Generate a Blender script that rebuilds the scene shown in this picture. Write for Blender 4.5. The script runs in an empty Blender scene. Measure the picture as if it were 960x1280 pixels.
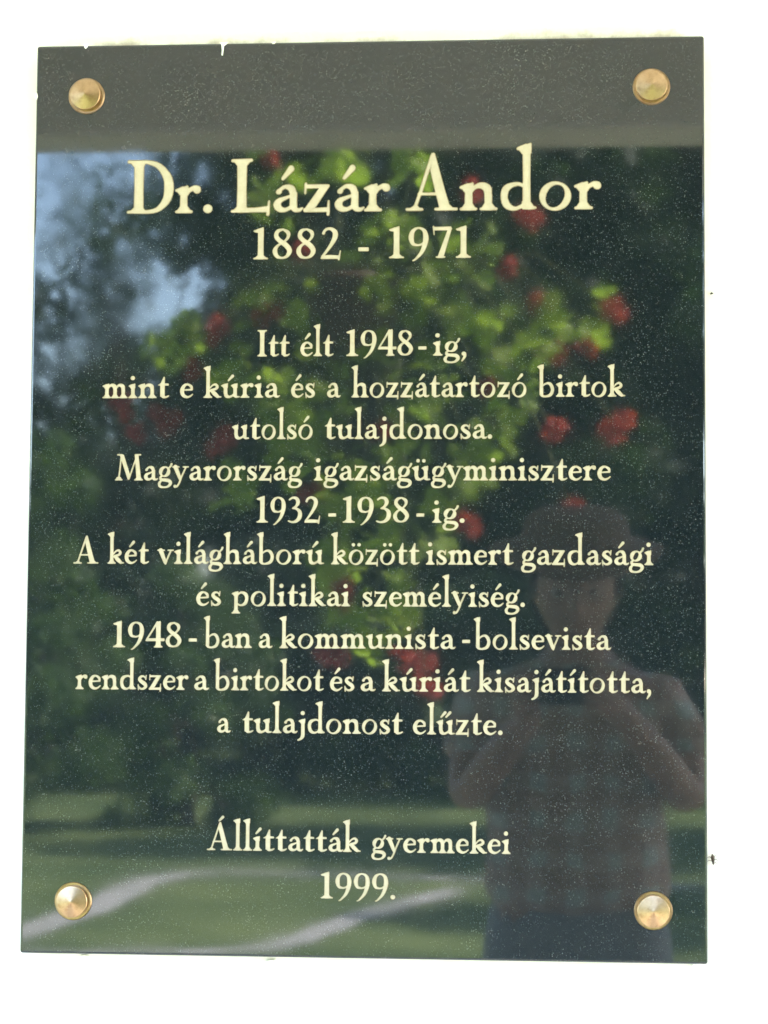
import bpy, bmesh, math, random
import numpy as np
from mathutils import Vector, Matrix, geometry
S = bpy.context.scene
COL = S.collection
R = math.radians
random.seed(4)
RNG = np.random.default_rng(4)
# ------------------------------------------------------------------ camera
cd = bpy.data.cameras.new('camera'); cam = bpy.data.objects.new('camera', cd); COL.objects.link(cam)
cam.location = (.17425, -1.96176, 1.40024)
cam.rotation_euler = (math.pi/2+.07687, -.0069, .07868)
cd.sensor_width = 36; cd.lens = 2800/1280*36
cd.clip_start = .02; cd.clip_end = 1500
cd.dof.use_dof = True; cd.dof.focus_distance = 1.965; cd.dof.aperture_fstop = 18
S.camera = cam
# ------------------------------------------------------------------ light
SUN_EL, SUN_AZ = R(46), R(96)
w = bpy.data.worlds.new('World'); S.world = w; w.use_nodes = True
nt = w.node_tree; nt.nodes.clear()
sky = nt.nodes.new('ShaderNodeTexSky'); sky.sky_type = 'NISHITA'; sky.sun_disc = False
sky.sun_elevation = SUN_EL; sky.sun_rotation = SUN_AZ
bg = nt.nodes.new('ShaderNodeBackground'); bg.inputs[1].default_value = .15
wo = nt.nodes.new('ShaderNodeOutputWorld')
nt.links.new(sky.outputs[0], bg.inputs[0]); nt.links.new(bg.outputs[0], wo.inputs[0])
sd = bpy.data.lights.new('sun', 'SUN'); sd.energy = 5; sd.angle = R(.53); sd.color = (1, .95, .87)
sun = bpy.data.objects.new('sun', sd); COL.objects.link(sun)
to_sun = Vector((math.cos(SUN_EL)*math.sin(SUN_AZ), math.cos(SUN_EL)*math.cos(SUN_AZ), math.sin(SUN_EL)))
sun.rotation_euler = to_sun.to_track_quat('Z', 'Y').to_euler()
S.view_settings.view_transform = 'Standard'; S.view_settings.look = 'None'
S.view_settings.gamma = 1; S.view_settings.use_curve_mapping = False
S.view_settings.exposure = 3.8
S.render.engine = 'CYCLES'
S.cycles.use_denoising = True; S.render.filter_size = 1.1
S.cycles.max_bounces = 10; S.cycles.diffuse_bounces = 6; S.cycles.glossy_bounces = 4
S.cycles.sample_clamp_indirect = 20
# ------------------------------------------------------------------ helpers
def tag(o, label=None, cat=None, group=None, kind=None):
    for k, v in (('label', label), ('category', cat), ('group', group), ('kind', kind)):
        if v: o[k] = v
    return o
def thing(name, label, cat, loc=(0, 0, 0), group=None):
    o = bpy.data.objects.new(name, None); COL.objects.link(o); o.location = loc; o.empty_display_size = .1
    return tag(o, label, cat, group)
def put(name, me, mat, parent=None, loc=None, smooth=False):
    if isinstance(me, bmesh.types.BMesh):
        b = me; me = bpy.data.meshes.new(name); b.to_mesh(me); b.free()
    o = bpy.data.objects.new(name, me); COL.objects.link(o)
    if mat: me.materials.append(mat)
    if smooth: me.polygons.foreach_set('use_smooth', [True]*len(me.polygons))
    if parent: o.parent = parent
    if loc is not None: o.location = loc
    return o
def mesh(verts, faces, name='m'):
    me = bpy.data.meshes.new(name); me.from_pydata(verts, [], faces); me.update(); return me
def quads(V):
    """fast mesh from an (n, 4, 3) array of quads"""
    n = len(V); me = bpy.data.meshes.new('q')
    me.vertices.add(4*n); me.vertices.foreach_set('co', V.astype(np.float32).ravel())
    me.loops.add(4*n); me.loops.foreach_set('vertex_index', np.arange(4*n, dtype=np.int32))
    me.polygons.add(n); me.polygons.foreach_set('loop_start', np.arange(0, 4*n, 4, dtype=np.int32))
    me.update(calc_edges=True); me.validate(); return me
def box(b, x0, x1, y0, y1, z0, z1, bevel=0, seg=2):
    r = bmesh.ops.create_cube(b, size=1)
    for v in r['verts']:
        v.co = ((x0+x1)/2+v.co.x*(x1-x0), (y0+y1)/2+v.co.y*(y1-y0), (z0+z1)/2+v.co.z*(z1-z0))
    if bevel:
        e = list({e for v in r['verts'] for e in v.link_edges})
        bmesh.ops.bevel(b, geom=e, offset=bevel, segments=seg, profile=.5, affect='EDGES')
    return b
def tube(b, pts, rad, n=8):
    """tapered tube through pts"""
    pts = [Vector(p) for p in pts]; rings = []
    if not hasattr(rad, '__len__'): rad = [rad]*len(pts)
    for i, p in enumerate(pts):
        d = (pts[min(i+1, len(pts)-1)]-pts[max(i-1, 0)]).normalized()
        u = d.orthogonal().normalized() if i == 0 else (u-d*u.dot(d)).normalized()
        v = d.cross(u)
        rings.append([b.verts.new(p+(u*math.cos(2*math.pi*k/n)+v*math.sin(2*math.pi*k/n))*rad[i]) for k in range(n)])
    for r0, r1 in zip(rings[:-1], rings[1:]):
        for k in range(n): b.faces.new((r0[k], r0[(k+1) % n], r1[(k+1) % n], r1[k]))
    b.faces.new(rings[0][::-1]); b.faces.new(rings[-1]); return b
def lathe(b, prof, axis='z', n=64, c=(0, 0, 0)):
    """profile of (radius, height); axis 'y' points out of the wall, towards -y"""
    rows = []
    for r, h in prof:
        if r < 1e-6: rows.append([b.verts.new((c[0], c[1]-h, c[2]) if axis == 'y' else (c[0], c[1], c[2]+h))]); continue
        row = []
        for k in range(n):
            a = 2*math.pi*k/n
            p = (r*math.cos(a), -h, r*math.sin(a)) if axis == 'y' else (r*math.cos(a), r*math.sin(a), h)
            row.append(b.verts.new((p[0]+c[0], p[1]+c[1], p[2]+c[2])))
        rows.append(row)
    for a, d in zip(rows[:-1], rows[1:]):
        for k in range(n):
            q = [a[k % len(a)], a[(k+1) % len(a)], d[(k+1) % len(d)], d[k % len(d)]]
            q = [v for i, v in enumerate(q) if v not in q[:i]]
            if len(q) > 2: b.faces.new(q)
    bmesh.ops.recalc_face_normals(b, faces=b.faces[:]); return b
# ------------------------------------------------------------------ materials
def material(name):
    m = bpy.data.materials.new(name); m.use_nodes = True
    return m, m.node_tree, m.node_tree.nodes['Principled BSDF']
def N(t, kind, **kw):
    n = t.nodes.new(kind)
    for k, v in kw.items(): setattr(n, k, v)
    return n
def noise(t, scale, detail=4, rough=.6, coord='Object'):
    tc = N(t, 'ShaderNodeTexCoord'); n = N(t, 'ShaderNodeTexNoise')
    n.inputs['Scale'].default_value = scale; n.inputs['Detail'].default_value = detail; n.inputs['Roughness'].default_value = rough
    t.links.new(tc.outputs[coord], n.inputs['Vector']); return n.outputs['Fac']
def ramp(t, fac, stops):
    r = N(t, 'ShaderNodeValToRGB'); e = r.color_ramp.elements
    while len(e) < len(stops): e.new(.5)
    for i, (p, c) in enumerate(stops):
        e[i].position = p; e[i].color = (*c, 1) if len(c) == 3 else c
    t.links.new(fac, r.inputs[0]); return r.outputs[0]
def mix(t, fac, a, b, mode='MIX'):
    m = N(t, 'ShaderNodeMix', data_type='RGBA', blend_type=mode)
    for s, v in ((m.inputs[0], fac), (m.inputs[6], a), (m.inputs[7], b)):
        if isinstance(v, (int, float)): s.default_value = v
        elif isinstance(v, tuple): s.default_value = (*v, 1)
        else: t.links.new(v, s)
    return m.outputs[2]
def math_(t, op, a, b=None):
    m = N(t, 'ShaderNodeMath', operation=op)
    for s, v in ((m.inputs[0], a), (m.inputs[1], b)):
        if v is None: continue
        if isinstance(v, (int, float)): s.default_value = v
        else: t.links.new(v, s)
    return m.outputs[0]
def bump(t, p, h, strength, dist):
    b = N(t, 'ShaderNodeBump'); b.inputs['Strength'].default_value = strength; b.inputs['Distance'].default_value = dist
    t.links.new(h, b.inputs['Height']); t.links.new(b.outputs[0], p.inputs['Normal'])
def plain(name, c0, c1, scale=20, rough=.7, metal=0, bumps=0, spec=.5, bdist=.002):
    m, t, p = material(name); f = noise(t, scale)
    t.links.new(ramp(t, f, [(.3, c0), (.7, c1)]), p.inputs['Base Color'])
    p.inputs['Roughness'].default_value = rough; p.inputs['Metallic'].default_value = metal; p.inputs['Specular IOR Level'].default_value = spec
    if bumps: bump(t, p, f, bumps, bdist)
    return m
def leafy(name, dark, light, scale, trans=.45, rough=.5, spec=.3):
    m, t, p = material(name); t.nodes.remove(p)
    out = t.nodes['Material Output']; f = noise(t, scale, 3)
    c = ramp(t, f, [(.3, dark), (.7, light)])
    d = N(t, 'ShaderNodeBsdfPrincipled'); d.inputs['Roughness'].default_value = rough; d.inputs['Specular IOR Level'].default_value = spec
    tr = N(t, 'ShaderNodeBsdfTranslucent'); mx = N(t, 'ShaderNodeMixShader'); mx.inputs[0].default_value = trans
    t.links.new(c, d.inputs['Base Color']); t.links.new(mix(t, 1., c, (1.1, 1.25, .5), 'MULTIPLY'), tr.inputs['Color'])
    t.links.new(d.outputs[0], mx.inputs[1]); t.links.new(tr.outputs[0], mx.inputs[2]); t.links.new(mx.outputs[0], out.inputs['Surface'])
    return m
def stone_material():
    m, t, p = material('polished_dark_granite')
    tc = N(t, 'ShaderNodeTexCoord')
    base = ramp(t, noise(t, 260, 5, .75), [(.32, (.0048, .0084, .0110)), (.68, (.0130, .0180, .0220))])
    cloud = noise(t, 34, 4)
    def flecks(scale, size, keep, soft):
        v = N(t, 'ShaderNodeTexVoronoi'); v.inputs['Scale'].default_value = scale
        t.links.new(tc.outputs['Object'], v.inputs['Vector'])
        sp = N(t, 'ShaderNodeSeparateColor'); t.links.new(v.outputs['Color'], sp.inputs[0])
        on = math_(t, 'GREATER_THAN', sp.outputs[0], keep)
        sz = math_(t, 'MULTIPLY', sp.outputs[1], size)
        near = N(t, 'ShaderNodeMapRange'); t.links.new(v.outputs['Distance'], near.inputs[0])
        t.links.new(sz, near.inputs[1]); t.links.new(math_(t, 'ADD', sz, soft), near.inputs[2])
        near.inputs[3].default_value = 1; near.inputs[4].default_value = 0
        return math_(t, 'MULTIPLY', on, near.outputs[0]), sp.outputs[2]
    fine, fc = flecks(820, .38, .45, .12)
    big, bc = flecks(700, .17, .86, .08)
    c = mix(t, math_(t, 'MULTIPLY', fine, ramp(t, cloud, [(.38, (.12,)*3), (.66, (.9,)*3)])), base, mix(t, fc, (.04, .05, .05), (.15, .155, .14)))
    c = mix(t, big, c, mix(t, bc, (.055, .065, .06), (.20, .20, .185)))
    t.links.new(c, p.inputs['Base Color'])
    rg = N(t, 'ShaderNodeMapRange'); t.links.new(noise(t, 16, 5, .7), rg.inputs[0])
    rg.inputs[1].default_value = .35; rg.inputs[2].default_value = .75; rg.inputs[3].default_value = .024; rg.inputs[4].default_value = .05
    t.links.new(rg.outputs[0], p.inputs['Roughness']); p.inputs['IOR'].default_value = 1.68
    return m
def wall_material():
    m, t, p = material('white_plaster'); f = noise(t, 1.7, 3); g = noise(t, 120, 6, .65); h = noise(t, 14, 4)
    c = ramp(t, f, [(.35, (.89, .865, .86)), (.7, (.86, .825, .79))])
    # ragged darker cream band along the upper edge of the slab, and a few grey grains
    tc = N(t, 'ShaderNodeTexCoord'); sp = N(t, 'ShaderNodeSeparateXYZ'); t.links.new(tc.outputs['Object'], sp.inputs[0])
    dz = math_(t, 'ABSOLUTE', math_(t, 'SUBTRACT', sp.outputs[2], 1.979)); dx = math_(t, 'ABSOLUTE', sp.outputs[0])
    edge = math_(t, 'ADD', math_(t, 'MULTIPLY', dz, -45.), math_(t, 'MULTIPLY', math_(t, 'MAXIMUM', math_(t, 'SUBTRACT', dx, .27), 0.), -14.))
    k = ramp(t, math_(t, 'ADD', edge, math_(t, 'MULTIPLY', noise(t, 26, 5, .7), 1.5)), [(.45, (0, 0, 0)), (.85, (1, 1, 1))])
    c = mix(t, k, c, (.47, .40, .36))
    k2 = ramp(t, noise(t, 7, 6, .72), [(.64, (0, 0, 0)), (.78, (1, 1, 1))]); c = mix(t, k2, c, (.52, .47, .44))
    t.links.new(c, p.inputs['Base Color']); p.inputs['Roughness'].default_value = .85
    bump(t, p, math_(t, 'ADD', g, math_(t, 'MULTIPLY', h, 2.)), .35, .003); return m
def gold_material():
    m, t, p = material('cream_gilding'); f = noise(t, 110, 6, .8)
    t.links.new(ramp(t, f, [(.3, (.405, .345, .245)), (.7, (.49, .435, .325))]), p.inputs['Base Color'])
    p.inputs['Roughness'].default_value = .55; p.inputs['Specular IOR Level'].default_value = .3; return m
def brass_material():
    m, t, p = material('turned_brass'); f = noise(t, 160, 6, .75)
    t.links.new(ramp(t, f, [(.25, (.25, .15, .085)), (.5, (.39, .26, .155)), (.8, (.46, .325, .205))]), p.inputs['Base Color'])
    p.inputs['Metallic'].default_value = 1; p.inputs['Roughness'].default_value = .29
    p.inputs['Anisotropic'].default_value = .75
    tg = N(t, 'ShaderNodeTangent', direction_type='RADIAL', axis='Y'); t.links.new(tg.outputs[0], p.inputs['Tangent'])
    return m
def check_material():
    m, t, p = material('checked_cotton'); tc = N(t, 'ShaderNodeTexCoord'); sp = N(t, 'ShaderNodeSeparateXYZ')
    wob = N(t, 'ShaderNodeTexNoise'); wob.inputs['Scale'].default_value = 9; t.links.new(tc.outputs['Object'], wob.inputs['Vector'])
    sc = N(t, 'ShaderNodeVectorMath', operation='SCALE'); sc.inputs['Scale'].default_value = .045; t.links.new(wob.outputs['Color'], sc.inputs[0])
    ad = N(t, 'ShaderNodeVectorMath', operation='ADD'); t.links.new(tc.outputs['Object'], ad.inputs[0]); t.links.new(sc.outputs[0], ad.inputs[1])
    t.links.new(ad.outputs[0], sp.inputs[0]); bump(t, p, noise(t, 11, 4), 1., .03)
    def band(o): return math_(t, 'GREATER_THAN', math_(t, 'SINE', math_(t, 'MULTIPLY', o, 92.)), .2)
    a, b = band(sp.outputs[0]), band(sp.outputs[2])
    c = mix(t, math_(t, 'MULTIPLY', a, b), mix(t, math_(t, 'MAXIMUM', a, b), (.30, .215, .17), (.36, .285, .24)), (.36, .40, .375))
    t.links.new(c, p.inputs['Base Color']); p.inputs['Roughness'].default_value = .9; return m
M = dict(gold_edge=plain('shaded_gilding_edge', (.15, .11, .06), (.24, .19, .115), 400, .6), stone=stone_material(), wall=wall_material(), gold=gold_material(), brass=brass_material(), shirt=check_material(),  # gold_edge: letter rim coloured darker to paint in shade on the cut slopes
    plaster=plain('splashed_plaster', (.8, .8, .76), (.9, .9, .87), 90, .9),
    beam=plain('painted_beam', (.78, .72, .66), (.84, .78, .72), 3, .8, bumps=.2),
    ceiling=plain('painted_boards', (.80, .78, .74), (.85, .83, .80), 4, .8),
    tile=plain('porch_tiles', (.40, .35, .29), (.52, .47, .40), 6, .7, bumps=.2),
    lawn=plain('mown_lawn', (.035, .062, .022), (.125, .155, .055), .7, .95, bumps=.8, spec=.1, bdist=.03),
    gravel=plain('pale_gravel', (.26, .255, .24), (.36, .35, .33), 6, .95, spec=.1),
    bark=plain('bark', (.05, .038, .028), (.11, .085, .065), 8, .95, bumps=.7, bdist=.03),
    tree_a=leafy('dark_broad_leaves', (.016, .034, .012), (.04, .068, .02), .5),
    tree_b=leafy('mid_green_leaves', (.03, .062, .022), (.075, .12, .04), .6),
    bush=leafy('light_bush_leaves', (.055, .10, .035), (.13, .19, .07), 1.2),
    tree_c=leafy('blue_green_leaves', (.014, .03, .018), (.032, .052, .028), .5),
    geranium=leafy('geranium_leaves', (.22, .31, .05), (.36, .46, .09), 14, .6),
    petal=leafy('red_petals', (.45, .055, .055), (.60, .115, .105), 40, .35),
    stalk=plain('green_stalks', (.10, .13, .04), (.15, .17, .06), 30, .7),
    pot=plain('brown_pot', (.09, .05, .035), (.14, .085, .06), 20, .6),
    wire=plain('dark_wire', (.05, .05, .05), (.08, .08, .08), 30, .4, 1),
    skin=plain('skin', (.27, .165, .12), (.34, .21, .155), 12, .55),
    hair=plain('brown_hair', (.05, .03, .02), (.09, .055, .035), 60, .6),
    hat=plain('brown_hat_cloth', (.13, .085, .065), (.18, .125, .095), 60, .9),
    eye=plain('eye_white', (.38, .34, .31), (.45, .41, .38), 20, .3), iris=plain('dark_iris', (.03, .02, .015), (.05, .035, .025), 20, .2),
    lip=plain('lips', (.42, .19, .16), (.48, .23, .19), 20, .5),
    trouser=plain('grey_trousers', (.19, .205, .23), (.24, .255, .28), 40, .95),
    shoe=plain('shoe_leather', (.04, .03, .025), (.07, .055, .045), 30, .5),
    black=plain('black_camera_body', (.02, .02, .02), (.035, .035, .035), 60, .4), lens=plain('lens_glass', (.01, .01, .015), (.02, .015, .03), 5, .05),
    wood=plain('pale_fence_wood', (.34, .32, .29), (.44, .42, .38), 6, .85), insect=plain('dry_brown', (.03, .02, .016), (.08, .05, .035), 400, .7))
# ------------------------------------------------------------------ lettering
# Each letter is drawn as broad-pen strokes (x, y, pen width) in units of the
# x-height, turned into a distance field and traced to one clean outline.
TK, HL = .212, .08
def spline(pts, n=7):
    p = np.array(pts, float)
    if len(p) < 3: return p
    e = np.vstack([2*p[0]-p[1], p, 2*p[-1]-p[-2]])
    out = []
    for i in range(1, len(e)-2):
        a, b, c, d = e[i-1], e[i], e[i+1], e[i+2]
        for k in range(n):
            t = k/n
            out.append(.5*((2*b)+(-a+c)*t+(2*a-5*b+4*c-d)*t*t+(-a+3*b-3*c+d)*t**3))
    out.append(p[-1])
    return np.array(out)
class Pen:
    def __init__(s): s.st = []; s.poly = []
    def curve(s, *pts): s.st.append(spline(pts)); return s
    def line(s, *pts): s.st.append(np.array(pts, float)); return s
    def fill(s, *pts): s.poly.append(np.array(pts, float)); return s
    def dot(s, x, y, w): s.st.append(np.array([(x, y, w), (x+.001, y, w)])); return s
    def ring(s, cx, cy, rx, ry, thick=TK, thin=HL, tilt=.35, n=40):
        pts = []
        for k in range(n+1):
            a = 2*math.pi*k/n
            w = thin+(thick-thin)*abs(math.cos(a+tilt))**1.5
            pts.append((cx+(rx-w/2)*math.cos(a), cy+(ry-w/2)*math.sin(a), w))
        s.st.append(np.array(pts)); return s
    def box(s, x0, y0, x1, y1): return s.fill((x0, y0), (x1, y0), (x1, y1), (x0, y1))
    def stem(s, x, y0, y1, w=TK):
        h = w/2
        return s.fill((x-h*1.06, y0), (x+h*1.06, y0), (x+h*.96, (y0+y1)/2), (x+h*1.04, y1), (x-h*1.04, y1), (x-h*.96, (y0+y1)/2))
    def foot(s, x, l=.3, r=.3, y=0):
        s.line((x-l, y+.035, .085), (x, y+.06, .11), (x+r, y+.035, .085))
        return s.fill((x-l*.85, y+.06), (x+r*.85, y+.06), (x+.13, y+.22), (x-.13, y+.22))
    def head(s, x, y, l=.3):
        s.line((x-l, y-.15, .085), (x-.02, y-.05, .10))
        return s.fill((x-l*.9, y-.16), (x-.13, y-.32), (x+.14, y-.3), (x+.148, y+.02), (x, y-.03))
    def acute(s, x, y):
        return s.line((x-.12, y+.02, .10), (x+.17, y+.34, .2))
def ring_bowl(p, cx, rx, cy=.49, ry=.53): return p.ring(cx, cy, rx, ry)
G = {}
def glyph(ch):
    def deco(f):
        p = Pen(); w = f(p); G[ch] = (p, w); return f
    return deco
@glyph('n')
def _(p):
    p.stem(.32,0,.95).head(.32,1.0,.27).foot(.32,.26,.25)
    p.curve((.34,.6,.08),(.52,.84,.12),(.74,.92,.2),(.95,.82,.27),(1.0,.55,TK)); p.stem(1.0,0,.58).foot(1.0,.25,.27); return 1.3
@glyph('m')
def _(p):
    p.stem(.32,0,.95).head(.32,1.0,.27).foot(.32,.26,.24)
    p.curve((.34,.6,.08),(.5,.84,.12),(.68,.92,.2),(.86,.82,.27),(.9,.55,TK)); p.stem(.9,0,.58).foot(.9,.24,.24)
    p.curve((.92,.6,.08),(1.08,.84,.12),(1.26,.92,.2),(1.44,.82,.27),(1.48,.55,TK)); p.stem(1.48,0,.58).foot(1.48,.24,.27); return 1.78
@glyph('r')
def _(p):
    p.stem(.32,0,.95).head(.32,1.0,.27).foot(.32,.26,.28)
    p.curve((.36,.6,.09),(.5,.83,.12),(.68,.93,.17),(.8,.9,.24)).dot(.8,.86,.25); return .93
@glyph('h')
def _(p):
    p.stem(.32,0,2.2).head(.32,2.25,.26).foot(.32,.26,.25)
    p.curve((.34,.6,.08),(.52,.84,.12),(.74,.92,.2),(.95,.82,.27),(1.0,.55,TK)); p.stem(1.0,0,.58).foot(1.0,.25,.27); return 1.3
@glyph('l')
def _(p): p.stem(.34,0,2.2).head(.34,2.25,.28).foot(.34,.28,.28); return .66
def i_(p): p.stem(.34,0,.95).head(.34,1.0,.27).foot(.34,.27,.27); return .66
@glyph('ı')
def _(p): return i_(p)
@glyph('i')
def _(p): p.dot(.32,1.42,.29); return i_(p)
@glyph('í')
def _(p): p.acute(.36,1.2); return i_(p)
@glyph('j')
def _(p):
    p.stem(.42,-.1,.95).head(.42,1.0,.27); p.curve((.42,-.05,TK),(.4,-.22,.24),(.28,-.4,.15),(.08,-.5,.1)); p.dot(.4,1.42,.29); return .64
def o_(p): p.ring(.6,.49,.54,.54); return 1.2
@glyph('o')
def _(p): return o_(p)
@glyph('ó')
def _(p): p.acute(.62,1.2); return o_(p)
@glyph('ö')
def _(p): p.dot(.4,1.38,.24).dot(.82,1.38,.24); return o_(p)
@glyph('b')
def _(p):
    p.stem(.3,.12,2.2).head(.3,2.25,.26); p.curve((.3,.18,TK),(.36,.06,.15),(.62,.01,.12),(.98,.14,.2),(1.12,.5,TK),(.98,.86,.2),(.72,.95,.12),(.42,.78,.09),(.32,.6,.08)); return 1.3
@glyph('d')
def _(p):
    p.stem(.98,.1,2.2).head(.98,2.25,.3); p.curve((.98,.75,.08),(.8,.93,.1),(.56,.95,.13),(.28,.8,.22),(.2,.48,TK),(.3,.16,.22),(.55,.03,.13),(.8,.12,.1),(.97,.32,.08)); p.curve((.98,.2,TK),(1.04,.08,.16),(1.28,.06,.07)); p.fill((.84,.02),(1.25,.03),(1.12,.25),(.84,.3)); return 1.32
@glyph('p')
def _(p):
    p.stem(.32,-.5,.95).head(.32,1.0,.27).foot(.32,.27,.27,y=-.55); p.curve((.34,.66,.08),(.52,.86,.11),(.76,.94,.15),(1.04,.78,.24),(1.1,.48,TK),(1.0,.18,.22),(.74,.03,.12),(.5,.08,.1),(.34,.24,.08)); return 1.3
def a_(p):
    p.stem(.78,.1,.72); p.dot(.26,.76,.18); p.curve((.23,.74,.13),(.34,.87,.11),(.5,.95,.13),(.7,.88,.22),(.78,.66,TK))
    p.curve((.78,.62,.08),(.52,.53,.1),(.28,.42,.18),(.2,.25,.25),(.3,.1,.2),(.5,.07,.13),(.68,.18,.1),(.78,.32,.08))
    p.curve((.78,.2,TK),(.84,.08,.17),(1.0,.06,.11),(1.1,.13,.06)); return 1.05
@glyph('a')
def _(p): return a_(p)
@glyph('á')
def _(p): p.acute(.52,1.2); return a_(p)
def e_(p):
    p.curve((.16,.54,.09),(.5,.56,.09),(.92,.58,.1)); p.curve((.9,.6,.14),(.86,.8,.17),(.62,.95,.12),(.36,.87,.19),(.2,.55,.27),(.26,.22,.24),(.52,.05,.16),(.76,.09,.1),(.96,.24,.07)); return 1.02
@glyph('e')
def _(p): return e_(p)
@glyph('é')
def _(p): p.acute(.56,1.2); return e_(p)
@glyph('s')
def _(p):
    p.curve((.7,.82,.1),(.52,.94,.11),(.32,.9,.16),(.22,.72,.22),(.4,.54,.25),(.62,.4,.26),(.7,.22,.22),(.55,.06,.14),(.32,.05,.11),(.16,.2,.09))
    p.line((.74,1.0,.07),(.7,.7,.07)); p.line((.12,.32,.07),(.15,-.02,.07)); return .86
@glyph('t')
def _(p):
    p.fill((.24,.95),(.24,.1),(.52,.1),(.52,1.46),(.47,1.5)); p.curve((.38,.16,TK),(.46,.06,.17),(.66,.06,.11),(.82,.14,.07)); p.fill((.05,.9),(.24,1.02),(.8,1.0),(.8,.9)); return .84
def u_(p):
    p.stem(.3,.3,.95).head(.3,1.0,.27); p.curve((.3,.35,TK),(.36,.14,.24),(.56,.05,.15),(.78,.14,.11),(.94,.3,.08)); p.stem(.98,.08,.95).head(.98,1.0,.25); p.curve((.98,.14,TK),(1.06,.06,.14),(1.28,.06,.07)); return 1.3
@glyph('u')
def _(p): return u_(p)
@glyph('ú')
def _(p): p.acute(.62,1.2); return u_(p)
@glyph('ü')
def _(p): p.dot(.42,1.38,.24).dot(.84,1.38,.24); return u_(p)
@glyph('ű')
def _(p): p.acute(.44,1.2).acute(.8,1.2); return u_(p)
@glyph('v')
def _(p):
    p.line((.22,.95,.3),(.56,.1,.22)); p.line((.58,.06,.1),(.96,.93,.1)); p.line((.02,.96,.085),(.48,.96,.085)); p.line((.76,.96,.085),(1.14,.96,.085)); p.fill((.46,.1),(.55,-.04),(.62,-.04),(.7,.2)); return 1.14
@glyph('y')
def _(p):
    p.line((.22,.95,.3),(.58,.12,.22)); p.line((1.0,.93,.1),(.6,.06,.1)); p.curve((.62,.08,.12),(.5,-.22,.11),(.36,-.42,.12),(.2,-.46,.16)); p.dot(.2,-.42,.2); p.line((.02,.96,.085),(.48,.96,.085)); p.line((.8,.96,.085),(1.18,.96,.085)); return 1.16
@glyph('z')
def _(p):
    p.fill((.1,.9),(.9,.9),(.94,1.0),(.1,1.0)); p.fill((.66,.94),(.96,.98),(.38,.06),(.06,.02)); p.fill((.06,.0),(.06,.1),(.94,.13),(.96,.0))
    p.line((.12,1.05,.07),(.1,.68,.05)); p.line((.94,.4,.05),(.92,-.12,.08)); return 1.04
@glyph('k')
def _(p):
    p.stem(.32,0,2.2).head(.32,2.25,.28).foot(.32,.27,.26); p.curve((.42,.46,.1),(.6,.56,.12),(.86,.62,.16),(.98,.78,.18),(.86,.94,.14),(.66,.9,.1),(.46,.7,.08),(.36,.56,.08)); p.curve((.56,.52,.2),(.8,.28,.27),(1.02,.08,.2)); p.line((1.0,.06,.12),(1.24,.05,.07)); return 1.22
@glyph('g')
def _(p):
    p.ring(.52,.62,.42,.38,thick=.25); p.curve((.82,.86,.1),(.96,1.0,.12),(1.04,1.16,.13)); p.dot(1.02,1.14,.15)
    p.curve((.34,.32,.1),(.2,.2,.14),(.26,.06,.18),(.52,.02,.2),(.84,-.02,.23),(.97,-.2,.22),(.82,-.42,.14),(.52,-.5,.11),(.2,-.44,.16),(.12,-.24,.19),(.24,-.06,.12),(.38,.02,.09)); return 1.06
@glyph('1')
def _(p):
    p.stem(.5,0,1.8,.27); p.line((.16,1.66,.07),(.4,1.76,.1)); p.fill((.1,1.68),(.16,1.62),(.37,1.58),(.62,1.6),(.635,1.88)); p.foot(.5,.36,.36); return .96
@glyph('8')
def _(p):
    p.curve((.62,1.76,.09),(.34,1.66,.18),(.24,1.38,.22),(.42,1.1,.24),(.78,.82,.27),(.98,.5,.25),(.86,.18,.17),(.58,.06,.1),(.3,.16,.19),(.18,.48,.23),(.34,.8,.13),(.68,1.02,.1),(.9,1.3,.15),(.88,1.58,.19),(.62,1.76,.09)); return 1.16
@glyph('2')
def _(p):
    p.dot(.24,1.5,.15); p.curve((.22,1.5,.12),(.34,1.7,.13),(.58,1.78,.15),(.84,1.62,.24),(.88,1.32,.26),(.72,.92,.2),(.46,.5,.14),(.18,.12,.1)); p.fill((.1,.0),(.16,.16),(.6,.2),(1.1,.16),(1.08,.0)); p.line((1.16,.46,.05),(1.08,-.06,.09)); return 1.2
@glyph('3')
def _(p):
    p.curve((.18,1.62,.1),(.4,1.76,.13),(.68,1.7,.2),(.78,1.44,.24),(.66,1.16,.16),(.42,1.0,.09)); p.curve((.4,1.0,.08),(.66,.98,.14),(.9,.76,.24),(.9,.38,.27),(.68,.1,.19),(.38,.02,.12),(.12,.1,.09)); return 1.1
@glyph('4')
def _(p):
    p.stem(.86,0,1.8,.27); p.foot(.86,.24,.24); p.line((.8,1.8,.12),(.1,.58,.09)); p.fill((.02,.46),(.08,.62),(1.26,.62),(1.26,.46)); p.fill((.7,1.7),(.98,1.88),(.98,1.6)); return 1.24
@glyph('7')
def _(p):
    p.fill((.12,1.64),(.1,1.8),(1.04,1.82),(1.1,1.7),(1.0,1.62)); p.fill((.92,1.72),(1.08,1.74),(.62,0),(.34,0)); p.line((.1,1.86,.07),(.14,1.36,.05)); p.line((.28,.04,.08),(.7,.04,.08)); return 1.1
@glyph('9')
def _(p):
    p.curve((.58,.74,.1),(.3,.84,.18),(.2,1.24,.26),(.32,1.62,.18),(.6,1.77,.1),(.9,1.62,.19),(1.0,1.22,.27),(.94,.76,.24),(.76,.3,.18),(.44,-.08,.09),(.3,-.16,.06)); p.curve((.58,.74,.1),(.78,.8,.1),(.96,.98,.1)); return 1.18
@glyph('.')
def _(p): p.dot(.22,.14,.31); return .44
@glyph(',')
def _(p): p.dot(.24,.12,.27); p.curve((.3,.12,.2),(.3,-.1,.16),(.12,-.4,.07)); return .44
@glyph('-')
def _(p): p.box(.04,.44,.6,.63); return .64
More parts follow.
